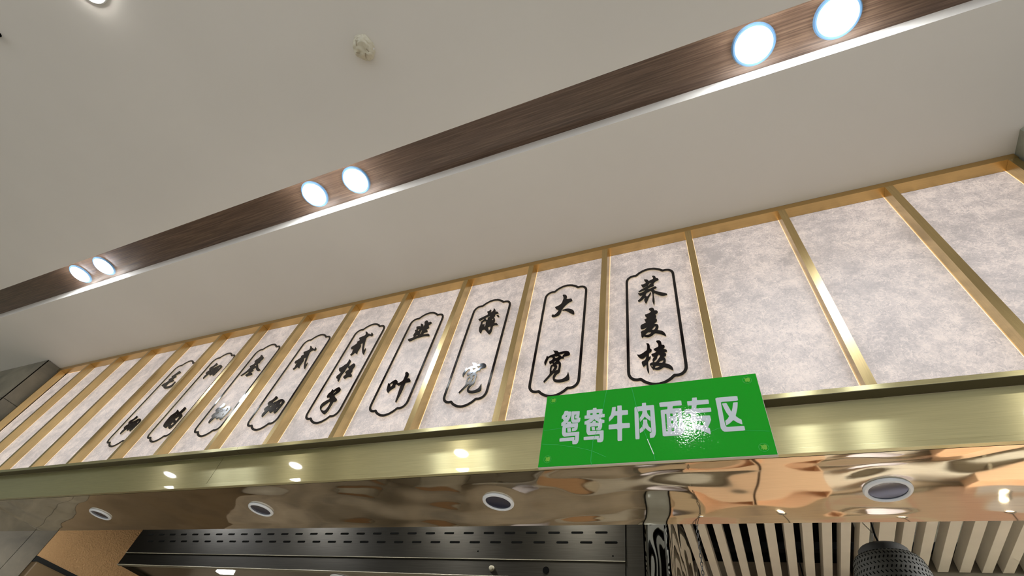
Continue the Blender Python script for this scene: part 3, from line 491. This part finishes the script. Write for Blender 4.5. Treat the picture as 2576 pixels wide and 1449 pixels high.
for i in range(-12, 4):
    x = X0 + SP*i
    label, chars = PAN[i]
    t = tag(empty('light_panel', (x, YP, 2.5)), label, 'sign panel', 'backlit paper panels in the brass grid')
    if paper_src is None:
        p = paper_src = box('paper_sheet', .013, SP+.013, .0006, .008, -.05, ZB-2.5, M_paper, t)
        g1 = glow_src = box('light_gap', .0262, .0276, .0002, .004, 0, ZB-2.5, M_glow, t)
        g2 = g1.copy(); C.objects.link(g2); g2.parent = t; g2.location = (SP-.0282, 0, 0)
        box('light_gap', .0278, SP-.002, .0002, .004, ZB-2.5-.0016, ZB-2.5, M_glow, t); top_src = t.children[-1]
    else:
        for dx in (0, SP-.0282):
            g2 = glow_src.copy(); C.objects.link(g2); g2.parent = t; g2.location = (dx, 0, 0)
        g2 = top_src.copy(); C.objects.link(g2); g2.parent = t
        p = paper_src.copy(); C.objects.link(p); p.parent = t
    if chars:
        cob = mesh_obj('cartouche_outline', cart_me, M_black, t, (CX + {-4: .014, -5: .014, -8: .014, -6: .005, -3: .003}.get(i, 0), -.012, .5))
        mesh_obj('acrylic_backing', cart_back, M_cream, cob, (0, .0026, 0))
    for key, dx, dz in chars:
        a, b = glyph(key)
        g = mesh_obj('character', a, M_black, t, (dx, -.012, .5+dz))
        mesh_obj('acrylic_backing', b, M_cream, g, (0, .0026, 0))

# ---------------------------------------------------------------- brass fascia, ledge and mirror soffit
fas = tag(empty('brass_fascia', (XL, 1.25, 2.338)), 'long brushed brass fascia band with projecting ledge below the lit panels', 'fascia')
def fpart(o): child_world(o, fas); return o
XJ = -1.985
for a, b in ((XL+.001, XJ-.001), (XJ+.001, XR-.001)):
    fpart(box('ledge', a, b, 1.2107, 1.2488, 2.4862, 2.502, M_brass, fas, bevel=.0008))
    fpart(box('ledge_shade_plate', a, b, 1.2112, 1.2460, 2.4848, 2.4862, M_ledge_shade, fas))  # dark plate stands in for the shade under the ledge
for a, b in ((XL+.001, -2.09), (-2.088, XR-.001)):
    bm = bmesh.new()
    vs = [bm.verts.new(p) for p in ((a, 1.2500, 2.3545), (b, 1.2500, 2.3545), (b, 1.2465, 2.4848), (a, 1.2465, 2.4848),
                                    (a, 1.262, 2.3545), (b, 1.262, 2.3545), (b, 1.262, 2.4848), (a, 1.262, 2.4848))]
    for f in ((0,1,2,3), (4,7,6,5), (0,4,5,1), (1,5,6,2), (2,6,7,3), (3,7,4,0)): bm.faces.new([vs[k] for k in f])
    fpart(bm_obj('fascia_panel', bm, M_brass, fas, uv=(2, 0)))
fpart(box('bottom_edge', XL+.001, XR-.001, 1.2475, 1.262, 2.3384, 2.3545, M_brass, fas, bevel=.0008))
# soffit sheet with real waviness
def wave_z(x, y):
    e = min((x-XL)/.25, (XR-x)/.25, (y-1.26)/.05, (1.61-y)/.05, 1); e = max(e, 0)
    for lx in (-3.075, -1.92, -.7804, .3478):
        e *= min(1, max(0, (math.hypot(x-lx, y-1.436)-.055)/.06))
    amp = .0075 if x > -2.6 else (.0050 if x > -3.9 else .0006)
    return 2.3384 + e*amp*(noise.noise(Vector((x*2.2, y*5, 1.3))) + .45*noise.noise(Vector((x*6.1, y*9, 7.7))))
bm = bmesh.new(); NX, NY = 420, 36; gridv = []
for i in range(NX+1):
    x = XL + (XR-XL)*i/NX
    gridv.append([bm.verts.new((x, 1.2635+(1.6096-1.2635)*j/NY, wave_z(x, 1.2635+(1.6096-1.2635)*j/NY))) for j in range(NY+1)])
for i in range(NX):
    for j in range(NY): bm.faces.new((gridv[i][j], gridv[i][j+1], gridv[i+1][j+1], gridv[i+1][j]))
sof = bm_obj('mirror_soffit', bm, M_mirror, smooth=True, uv=(0, 1))
if sof.data.polygons[0].normal.z > 0: sof.data.flip_normals()
tag(sof, 'wavy mirror-polished champagne steel sheet under the fascia', 'soffit')

# soffit downlights, switched off
LBL = {0: 'unlit round downlight in the mirror soffit nearest the left tiled pillar',
       1: 'unlit round downlight in the mirror soffit, second from the left tiled pillar',
       2: 'unlit round downlight in the mirror soffit left of the green sign',
       3: 'unlit round downlight in the mirror soffit near the perforated hanging lamp'}
for k, (x, y) in enumerate(((-3.075, 1.437), (-1.92, 1.437), (-.7804, 1.435), (.3478, 1.4352))):
    t = tag(empty('soffit_downlight', (x, y, 2.3325)), LBL[k], 'downlight', 'unlit downlights in the mirror soffit')
    lathe('trim_ring', [(.0445, .0045), (.0445, .001), (.047, -.002), (.053, -.001), (.056, .003), (.056, .0055), (.0445, .0055)], M_white, t, close=True)
    lathe('dark_lens', [(.0447, .0030), (.03, .0040), (.0, .0046)], M_lampglass, t)

# ---------------------------------------------------------------- lit downlights in the wood strip
SL = [(-3.853, 'leftmost'), (-3.587, ''), (-1.757, ''), (-1.484, ''), (.347, ''), (.612, '')]
LB = ['lit downlight in the wood strip, left one of the far left pair',
      'lit downlight in the wood strip, right one of the far left pair',
      'lit downlight in the wood strip, left one of the middle pair',
      'lit round downlight in the wood strip, right one of the middle pair',
      'large lit round downlight in the wood strip, left one of the pair nearest the camera',
      'large lit round downlight in the wood strip, cut by the top frame edge']
def downlight(x, y, z, r, label, group, lampmat, ringmat=None):
    t = tag(empty('downlight', (x, y, z)), label, 'downlight', group)
    k = r/.075
    lathe('trim_ring', [(.0605*k, .004), (.0605*k, -.004), (.064*k, -.0075), (.071*k, -.0065), (.075*k, -.001), (.075*k, .004)], ringmat or M_ring, t, close=True)
    lathe('diffuser', [(.0603*k, -.002), (.0585*k, -.0105), (.054*k, -.0135), (0, -.0145)], lampmat, t)
    return t
for k, (x, _) in enumerate(SL):
    downlight(x, .5945, 3.5895, .075, LB[k], 'lit downlights along the wood strip', M_lamp)
# general ceiling row nearer the dining side
for k, x in enumerate((-5.65, -3.83, -2.03, -.25, 1.55, 3.35)):
    downlight(x, -.521, ZC, .07, 'lit round ceiling downlight at the top left corner of the picture' if k == 2 else 'lit round ceiling downlight on the dining side, %s from the left' % ('first','second','third','fourth','fifth','sixth')[k], 'ceiling downlights above the dining side', M_lamp2, M_white)
for k, x in enumerate((-4.7, -2.9, -1.1, .7, 2.5)):
    downlight(x, -2.4, ZC, .07, 'lit round ceiling downlight over the tables, %s from the left' % ('first','second','third','fourth','fifth')[k], 'ceiling downlights over the tables', M_lamp2, M_white)

# ---------------------------------------------------------------- things on the ceiling
t = tag(empty('ceiling_sensor', (-1.046, .081, ZC)), 'small round ceiling sensor wrapped in crumpled white tape', 'sensor')
bm = bmesh.new(); bmesh.ops.create_icosphere(bm, subdivisions=5, radius=.046)
for v in bm.verts:
    p = v.co.copy()
    d = noise.noise(p*32)*.007 + abs(noise.noise(p*70+Vector((5, 0, 0))))*.006 - .5*abs(noise.noise(Vector((p.x*55, p.y*20, 3))))*.008
    v.co = p + p.normalized()*d*.8
    v.co.z = max(min(v.co.z*.62, .004), -.026)
    v.co.z -= .0055*noise.noise(Vector((p.x*60, p.y*60, 1)))
bm_obj('crumpled_tape', bm, plain('crumpled_tape', (205, 196, 172), .45, bump=.5, bscale=90), t)
lathe('base_disc', [(0, 0), (.043, 0), (.041, -.008), (0, -.009)], M_white, t)
bm = bmesh.new()
for a in (.3, 1.2, 2.6, 4.0):
    p = Vector((math.cos(a)*.02, math.sin(a)*.02, -.026)); q = Vector((math.cos(a+.5)*.036, math.sin(a+.5)*.036, -.02))
    tube_bm(bm, [p, (p+q)/2+Vector((0, 0, -.003)), q], .0012, 6)
bm_obj('fold', bm, plain('tape_fold', (150, 132, 104), .6), t)
t = tag(empty('sprinkler_head', (-2.668, -.562, ZC)), 'small dark sprinkler head at the left edge of the picture', 'sprinkler')
lathe('escutcheon', [(0, 0), (.012, 0), (.011, -.004), (0, -.005)], M_steel, t)
lathe('body', [(.008, -.004), (.008, -.018), (.004, -.020), (0, -.020)], M_steel, t)
lathe('deflector', [(0, -.020), (.015, -.020), (.016, -.023), (0, -.024)], M_dark, t, seg=16)
bm = bmesh.new()
for s in (-1, 1): tube_bm(bm, [(s*.008, 0, -.012), (s*.011, 0, -.016), (s*.004, 0, -.021)], .0018, 6)
bm_obj('yoke', bm, M_steel, t)

# ---------------------------------------------------------------- green sign board
bd = tag(empty('sign_board', (-.2225, 1.198, 2.4405), (.03, math.radians(-.20)*-1, 0)), 'glossy green board with seven large grey characters leaning on the brass ledge', 'sign')
BW, BH = .3212, .1289
bm = bmesh.new(); box_bm(bm, -BW, BW, 0, .0015, -BH, BH)
bm_obj('printed_face', bm, M_green, bd)
bm = bmesh.new(); box_bm(bm, -BW-.0008, BW+.0012, .0015, .011, -BH-.0015, BH)
bm_obj('foam_core', bm, M_foam, bd)
for key in ('yuan', 'yang', 'niu', 'rou', 'mian', 'zhuan', 'qu'):
    loops = [[(x+.2225, z-2.4405) for x, z in unpack(g)] for g in SIGN[key]]
    mesh_obj('character', flat_shape('character', loops, .0006, .08), M_print, bd, (0, -.0006, 0))
ring = flat_shape('seal_ring', [[(math.cos(a*math.pi/20)*.0122, math.sin(a*math.pi/20)*.0122) for a in range(40)], [(math.cos(a*math.pi/20)*.0109, math.sin(a*math.pi/20)*.0109) for a in range(40)]], .0005, 0)
seal = flat_shape('seal_mark', [unpack(g) for g in SEAL], .0005, .15)
for (x, z) in ((-.5197, 2.5496), (.0728, 2.5490), (.0715, 2.3323), (-.5163, 2.3353)):
    r = mesh_obj('seal_ring', ring, M_ringc, bd, (x+.2225, -.0005, z-2.4405))
    mesh_obj('seal_mark', seal, M_seal, r)
for k, L in enumerate(CREASES):
    pts = [Vector((a*1e-4+.2225, 0, b*1e-4-2.4405)) for a, b in L]
    fine = []
    for a, b in zip(pts, pts[1:]):
        for s in range(5):
            p = a.lerp(b, s/5); fine.append(p + Vector((0, 0, .0007*noise.noise(p*90+Vector((k, 0, 0))))) + Vector((.0007*noise.noise(p*80), 0, 0)))
    fine.append(pts[-1])
    bm = bmesh.new(); tube_bm(bm, fine, .00095 if k < 2 else .0006, 6)
    bm_obj('crease', bm, M_crease, bd, (0, .0001, 0))
bm = bmesh.new(); tube_bm(bm, [Vector((a*1e-4+.2225, 0, b*1e-4-2.4405)) for a, b in CREASES[1][4:7]], .0013, 6)
bm_obj('crease', bm, M_crease2, bd, (0, -.0004, 0))
bm = bmesh.new(); tube_bm(bm, [Vector((a*1e-4+.2225, 0, b*1e-4-2.4405)) for a, b in CREASES[0][3:5]], .0009, 6)
bm_obj('crease', bm, M_crease2, bd, (0, -.0004, 0))

# ---------------------------------------------------------------- extractor hood
YH = 2.0
hd = tag(empty('extractor_hood', (-3.654, YH, 2.314)), 'long dark steel extractor hood with two rows of slots behind the fascia', 'extractor hood')
HX0, HX1 = -3.654, -.475
def hpart(o): child_world(o, hd); return o
hpart(box('upper_front', HX0, HX1, YH, YH+.01, 2.386, 2.95, M_steel, hd))
hpart(box('lower_front', HX0, HX1, YH+.001, YH+.012, 2.318, 2.384, M_steel, hd, bevel=.0012))
hpart(box('fold_strip', HX0, HX1, YH-.002, YH+.01, 2.384, 2.3862, M_seam, hd))
hpart(box('bottom_lip', HX0, HX1, YH-.003, YH+.02, 2.314, 2.318, M_seam, hd, bevel=.001))
hpart(box('side_panel', HX0, HX0+.004, YH+.012, 3.3, 2.318, 2.95, M_steel, hd))
hpart(box('inner_tray', HX0+.004, HX1, YH+.02, 3.3, 2.335, 2.34, M_steel2, hd))
sm = None
for row, z in ((0, 2.4985), (1, 2.4575)):
    n = 29; xa, xb = ((-3.535, -.575), (-3.49, -.533))[row]
    for k in range(n):
        x = xa + (xb-xa)*k/(n-1)
        if sm is None:
            sm = flat_shape('vent_slot', [[(-.027, 0), (-.0255, .0035), (-.022, .0045), (.022, .0045), (.0255, .0035), (.027, 0), (.0255, -.0035), (.022, -.0045), (-.022, -.0045), (-.0255, -.0035)]], .003, 0)
        mesh_obj('vent_slot', sm, M_slot, hd, Vector((x, YH-.0006, z)) - hd.location)
bm = bmesh.new()
for k in range(110):
    x = HX0+.12 + k*.028
    box_bm(bm, x, x+.009, YH+.055, YH+.061, 2.3335, 2.3352)
o = hpart(bm_obj('perforation', bm, M_slot, hd)); o['kind'] = 'stuff'
o = lathe('knob', [(0, -.012), (.009, -.010), (.012, 0), (.012, .004)], M_seam, hd); o.rotation_euler = (math.pi/2*-1, 0, 0)
o.rotation_euler = (math.radians(-90), 0, 0); o.location = Vector((-1.055, YH, 2.347)) - hd.location
o = lathe('round_hole', [(0, 0), (.0135, 0), (.0135, .002), (0, .002)], M_slot, hd); o.rotation_euler = (math.radians(90), 0, 0); o.location = Vector((-.805, YH+.0005, 2.346)) - hd.location
for (x, z, r) in ((-1.14, 2.418, .0035), (-.525, 2.405, .0035)):
    o = lathe('rivet', [(0, -.002), (r, 0), (r, .001)], M_slot, hd, seg=12); o.rotation_euler = (math.radians(-90), 0, 0); o.location = Vector((x, YH, z)) - hd.location
hood_lamp = box('hood_lamp', -.055, .055, -.02, .02, -.008, 0, emis('lit_hood_lamp', (1, 1, .97, 1), 9), hd, bevel=.003)
hood_lamp.location = Vector((-2.80, 2.10, 2.334)) - hd.location
o = lathe('round_lamp', [(0, -.010), (.05, -.008), (.06, 0)], M_white, hd); o.location = Vector((-1.98, 2.14, 2.334)) - hd.location
tag(box('hood_end_panel', -.4735, -.401, YH+.004, YH+.016, 2.25, 2.95, M_steel), 'narrow flat bronze-dark steel strip between the hood and the crinkled duct', 'panel')
# crinkled mirror duct
d = tag(empty('steel_duct', (-.39, 1.95, 2.1)), 'square mirror-steel duct with crinkled marble-like reflections beside the slats', 'duct')
def crinkle(n, nx, nz, ax):
    pass
bm = bmesh.new(); X1, X2, Y1, Y2, Z1, Z2 = -.390, -.297, 1.95, 2.80, 2.05, 2.95
NX, NZ, NYY = 24, 70, 60
def pushed(x, y, z, ax):
    k = .010*noise.noise(Vector((x*6+3, y*4, z*4.2))) + .0012*noise.noise(Vector((x*16, y*10, z*8)))
    return (x, y+k, z) if ax == 1 else (x+k, y, z)
def patch(fn, a, b):
    g = [[bm.verts.new(fn(i/a, j/b)) for j in range(b+1)] for i in range(a+1)]
    for i in range(a):
        for j in range(b): bm.faces.new((g[i][j], g[i+1][j], g[i+1][j+1], g[i][j+1]))
def edge0(u): return max(0, min(1, min(u, 1-u)*8))
def ff(u, v):
    x, z = X1+(X2-X1)*u, Z1+(Z2-Z1)*v; p = pushed(x, Y1, z, 1); e = edge0(u); p = (p[0], p[1]+.0035*noise.noise(Vector((x*19, 1, z*8))), p[2]); return (x, Y1+(p[1]-Y1)*e, z)
def fs(u, v):
    y, z = Y1+(Y2-Y1)*u, Z1+(Z2-Z1)*v; p = pushed(X2, y, z, 0); e = edge0(u); return (X2+(p[0]-X2)*e, y, z)
patch(ff, NX, NZ); patch(fs, NYY, NZ)
patch(lambda u, v: (X1, Y1+(Y2-Y1)*u, Z1+(Z2-Z1)*v), 1, 1); patch(lambda u, v: (X1+(X2-X1)*u, Y2, Z1+(Z2-Z1)*v), 1, 1)
bmesh.ops.remove_doubles(bm, verts=bm.verts[:], dist=1e-5)
o = bm_obj('duct_skin', bm, plain('crinkled_mirror_steel', (196, 196, 190), .03, metal=1.0), d, smooth=True); child_world(o, d)
try: o.data.set_sharp_from_angle(angle=math.radians(50))
except Exception: pass
bm = bmesh.new(); box_bm(bm, X1-.001, X1+.004, Y1-.003, Y1+.002, Z1, Z2); box_bm(bm, X2-.002, X2+.0035, Y1-.0035, Y1+.002, Z1, Z2)
child_world(bm_obj('corner_edge', bm, M_steel2, d), d)

M_strip = plain('grey_reflect_strip', (78, 75, 64), .7)  # strips added behind the bulkhead only for the duct to reflect
for k in range(24):
    x = -1.12 + k*.06
    box('added_reflect_strip', x, x+.026, 1.6125, 1.626, 2.37, 2.94, M_strip, bpy.data.objects['wall_back'])
# ---------------------------------------------------------------- slatted kitchen ceiling
SE = [(-.282, -.2515), (-.2515-.0, -.2198)][:0]
edges = [-.3110, -.2814, -.2506, -.2198, -.1964, -.1655, -.1349, -.1021, -.0722, -.0392, -.0085, .0251, .0536, .0889, .119, .1525, .1814, .2163, .2472, .2799, .3088, .3411, .3685, .4005, .4292, .4789, .5016, .537, .5653, .5986, .6319, .6654, .6992, .7336, .7674, .7991, .8289, .864, .896]
edges = edges
sl = tag(empty('slat_ceiling', (0, 1.62, 2.70)), 'off-white slatted ceiling over a black void behind the mirror soffit', 'slatted ceiling')
# white slats lie between the end of one dark gap and the start of the next
whites = [(-.3110, -.2830), (-.2506, -.2198)]
seq = edges[4:]
whites = [(-.3350, -.3040), (-.2780, -.2500)]
dk = [(-.2198, -.1964), (-.1655, -.1349), (-.1021, -.0722), (-.0392, -.0085), (.0251, .0536), (.0889, .119), (.1525, .1814), (.2163, .2472), (.2799, .3088), (.3411, .3685), (.4005, .4292), (.4789, .5016), (.537, .5653), (.5986, .6319), (.6654, .6992), (.7336, .7674), (.7991, .8289), (.862, .893), (.926, .957)]
ws = [(-.2500, -.2198)] + [(a[1], b[0]) for a, b in zip(dk, dk[1:])]
for k, (a, b) in enumerate(ws):
    y2 = 3.39 if a < .42 else 2.806
    box('slat', a*1.15, b*1.15, 0, y2-1.62, 0, .055, M_slat, sl, bevel=.001)
for y in (.5, 1.1): box('batten', -.35, 1.2, y, y+.04, .056, .09, M_dark, sl)
box('wall_beam', .475, 3.1, 2.81, 3.39, 2.2, 2.97, M_kback)['kind'] = 'structure'
bpy.data.objects['wall_beam'].name = 'wall_kitchen_beam'

# ---------------------------------------------------------------- perforated hanging lamp
PX, PY, PZ = .3937, 2.0, 2.435
lp = tag(empty('hanging_lamp', (PX, PY, PZ)), 'grey perforated metal lamp hanging on a dark cable under the slats', 'lamp')
M_pgrey = plain('grey_painted_cap', (42, 40, 35), .8)
M_perf = plain('perforated_grey_metal', (48, 46, 38), .7, spec=.25)
lathe('cap', [(0, .004), (.05, .004), (.066, .001), (.0725, -.006), (.0735, -.014), (.072, -.032), (0, -.032)], M_pgrey, lp)
prof = [(.074, -.030), (.088, -.032), (.097, -.040), (.101, -.052), (.105, -.075), (.110, -.105), (.112, -.135), (.110, -.16), (.104, -.175), (.101, -.175), (.106, -.16), (.108, -.135), (.106, -.105), (.101, -.075), (.097, -.054), (.093, -.043), (.086, -.036), (.074, -.034)]
lathe('perforated_shade', prof, M_perf, lp, seg=64, close=True)
bm = bmesh.new()
def surf(r, z, a, n_r, n_z, w, h, tilt):
    c = Vector((r*math.cos(a), r*math.sin(a), z)); n = Vector((n_r*math.cos(a), n_r*math.sin(a), n_z)).normalized()
    t = Vector((-math.sin(a), math.cos(a), 0)); u = n.cross(t).normalized()
    t2 = t*math.cos(tilt)+u*math.sin(tilt); u2 = -t*math.sin(tilt)+u*math.cos(tilt)
    o = c + n*.0006
    q = [o+t2*w+u2*h, o-t2*w+u2*h, o-t2*w-u2*h, o+t2*w-u2*h]
    a_ = [bm.verts.new(p) for p in q]; b_ = [bm.verts.new(p-n*.002) for p in q]
    bm.faces.new(a_); bm.faces.new(b_[::-1])
    for i in range(4): bm.faces.new((a_[i], b_[i], b_[(i+1) % 4], a_[(i+1) % 4]))
rows = [(.0935, -.0362, .8, .6, .0030, .0012, 0), (.0995, -.0475, .95, .25, .0014, .0042, .5), (.1027, -.062, 1, .16, .0016, .0042, -.5), (.1052, -.077, 1, .15, .0014, .0044, .6), (.1078, -.093, 1, .15, .0016, .0044, -.5), (.1101, -.108, 1, .1, .0016, .0044, .5), (.1112, -.124, 1, .05, .0016, .0044, -.5), (.1118, -.14, 1, -.05, .0016, .0044, .5)]
for ri, (r, z, nr, nz, w_, h_, tl) in enumerate(rows):
    for k in range(56): surf(r, z, (k+.5*(ri % 2))*2*math.pi/56, nr, nz, w_, h_, tl)
tag(bm_obj('perforation', bm, M_slot, lp), kind='stuff')
bm = bmesh.new()
for k in range(56):
    a = k*2*math.pi/56; tube_bm(bm, [(.071*math.cos(a), .071*math.sin(a), -.030), (.078*math.cos(a), .078*math.sin(a), -.0295)], .0008, 5)
tag(bm_obj('rim_wires', bm, M_perf, lp), kind='stuff')
bm = bmesh.new(); tube_bm(bm, [(0, 0, .002), (-.004, .001, .05), (.002, .0, .12), (-.005, .0, .2), (0, 0, .30)], .0032, 8)
bm_obj('cable', bm, M_dark, lp)
bm = bmesh.new(); tube_bm(bm, [(-.004, -.002, .002), (-.018, -.002, .03), (-.008, -.002, .055), (-.026, -.002, .09), (-.02, 0, .14), (-.03, 0, .2), (-.02, 0, .29)], .0014, 6)
bm_obj('loose_wire', bm, plain('thin_brown_wire', (60, 52, 38), .5), lp)
bm = bmesh.new(); tube_bm(bm, [(.05, .0, .002), (.058, .01, .006), (.072, .014, .005), (.078, .006, .003), (.07, -.001, .001), (.056, -.004, .002)], .0012, 6, closed=True)
bm_obj('wire_loop', bm, plain('dull_wire', (84, 80, 66), .4, metal=.6), lp)
# chain
ch = tag(empty('hanging_chain', (-.181, 1.905, 2.69)), 'thin dull steel chain hanging beside the crinkled duct', 'chain')
bm = bmesh.new()
for k in range(4): pass
bm.free()
lm = bmesh.new(); L_ = [(.0042*math.cos(a*math.pi/6), 0, .0085*math.sin(a*math.pi/6)) for a in range(12)]
tube_bm(lm, L_, .0014, 6, closed=True)
l0 = bm_obj('link', lm, plain('dull_chain_steel', (34, 31, 24), .6), ch, smooth=True)
for k in range(46):
    l = l0 if k == 0 else l0.copy()
    if k: C.objects.link(l)
    l.location = (0, 0, -.0085 - k*.0142); l.rotation_euler = (0, 0, math.pi/2*(k % 2)+.35)

# ---------------------------------------------------------------- kitchen below, seen in the mirror soffit
k_fill = emis('added_kitchen_fill', (.97, .98, 1.0, 1), 270)  # added hidden lamps, fill light for the slats and hood
for k, (x, y, z) in enumerate(((-3.6, 1.80, 2.94), (-2.6, 1.80, 2.94), (-1.6, 1.80, 2.94), (-.8, 1.80, 2.94), (1.7, 1.75, 2.696), (2.0, 1.75, 2.696), (1.55, 1.8, 2.95), (2.2, 1.8, 2.95), (2.8, 1.8, 2.95))):
    downlight(x, y, z, .085 if x < -.5 else .13, 'added fill lamp hidden behind the fascia, %s from the left' % ('first','second','third','fourth','fifth','sixth','seventh','eighth','ninth')[k], 'added kitchen fill lamps', k_fill)
wt = tag(empty('counter', (XL, 1.25, 0)), 'long stainless serving counter under the fascia', 'counter')
child_world(box('worktop', XL+.01, XR-.01, 1.22, 1.95, .93, .97, M_work, wt, bevel=.004), wt)
child_world(box('front_panel', XL+.01, XR-.01, 1.27, 1.29, .02, .93, M_kwall, wt), wt)
bt = tag(empty('prep_bench', (-4.9, 2.7, 0)), 'stainless prep bench along the kitchen back wall', 'bench')
child_world(box('worktop', -4.9, 3.0, 2.6, 3.38, .86, .90, M_work, bt, bevel=.004), bt)
child_world(box('cabinet_body', -4.88, 2.98, 2.64, 3.36, .0, .86, M_steel, bt), bt)
def bowl(x, y, z, r, mat, name, label, cat, group):
    t = tag(empty(name, (x, y, z)), label, cat, group)
    lathe('bowl_wall', [(0, 0), (r*.45, 0), (r*.75, r*.2), (r, r*.6), (r*.96, r*.6), (r*.7, r*.26), (r*.4, .012), (0, .012)], mat, t)
    return t
M_lav = plain('white_glaze', (232, 228, 240), .15); M_or = plain('dull_orange_plastic', (226, 190, 158), .4); M_peach = plain('peach_board', (206, 164, 124), .5)
sh = tag(empty('wall_shelf', (-.6, 3.39, 1.16)), 'long white shelf on the kitchen back wall above the prep bench', 'shelf')
box('shelf_board', -1.3, 3.4, -.34, -.002, 0, .02, M_work, sh, bevel=.002)
for x in (-1.2, .3, 1.8, 3.2): box('bracket', x, x+.02, -.3, -.002, -.12, 0, M_steel2, sh)
for k, (x, y, r) in enumerate(((-.52, 3.2, .16), (.78, 3.2, .15), (.42, 1.70, .15), (2.35, 3.2, .16), (-1.5, 3.2, .16))):
    bowl(x, y, 1.18 if y > 2.5 else .97, r, M_lav, 'mixing_bowl', 'white mixing bowl mirrored in the soffit, %s' % ('left of the middle crate','between two orange crates','on the front counter','far right on the shelf','far left on the shelf')[k], 'bowl', 'white bowls in the kitchen')
for k, (x, y) in enumerate(((1.3, 3.17), (.3, 3.17), (-.12, 3.17), (1.8, 3.17))):
    t = tag(empty('crate', (x, y, 1.18)), 'orange plastic crate on the wall shelf, %s from the left' % ('third','second','first','fourth')[k], 'crate', 'orange crates on the wall shelf')
    bm = bmesh.new(); box_bm(bm, -.2, .2, -.14, .14, 0, .01); box_bm(bm, -.2, .2, -.14, -.13, .01, .2); box_bm(bm, -.2, .2, .13, .14, .01, .2); box_bm(bm, -.2, -.19, -.13, .13, .01, .2); box_bm(bm, .19, .2, -.13, .13, .01, .2)
    bm_obj('tub', bm, M_or, t)
M_pot = plain('dull_aluminium', (150, 140, 122), .5)
for k, (x, y) in enumerate(((-1.05, 2.85), (-2.2, 3.0), (-2.9, 2.9))):
    t = tag(empty('stock_pot', (x, y, .90)), 'round steel stock pot on the prep bench, %s from the left' % ('third','second','first')[k], 'pot', 'stock pots on the prep bench')
    lathe('broth', [(0, .47), (.164, .47), (.164, .46), (0, .46)], M_peach, t)
    lathe('pot_wall', [(0, 0), (.17, 0), (.175, .01), (.175, .48), (.17, .485), (.165, .48), (.165, .012), (0, .012)], M_pot, t)
bdp = tag(empty('added_lightbox', (.9, 3.385, 1.3)), 'long added glowing picture board on the kitchen wall, mirrored in the soffit', 'lightbox')  # added unseen glowing board, throws fill light up onto the slats
box('box_frame', -1.6, 2.12, -.05, .01, 0, 1.0, M_steel2, bdp, bevel=.004)
box('lit_face', -1.56, 2.08, -.056, -.051, .04, .96, lightbox_mat(), bdp)
spot_m = emis('small_warm_spot', (1, .88, .7, 1), 40)
for k, (x, y) in enumerate(((.2, 3.2), (.75, 3.25), (1.15, 3.2), (1.55, 3.25), (-.3, 3.2), (2.1, 3.2))):
    t = tag(empty('counter_spot', (x, y-.25, 1.66)), 'tiny warm spot lamp over the prep bench, %s of six' % ('second','third','fourth','fifth','first','sixth')[k], 'spot lamp', 'warm spot lamps over the prep bench')
    lathe('bulb', [(0, -.02), (.014, -.016), (.02, 0), (.014, .014), (0, .018)], spot_m, t, seg=16)
    lathe('shade', [(.02, .002), (.03, .0), (.018, .03), (.004, .05), (0, .05)], M_pgrey, t, seg=20)
    bm = bmesh.new(); tube_bm(bm, [(0, 0, .05), (0, 0, 1.30)], .003, 6); bm_obj('cord', bm, M_dark, t)
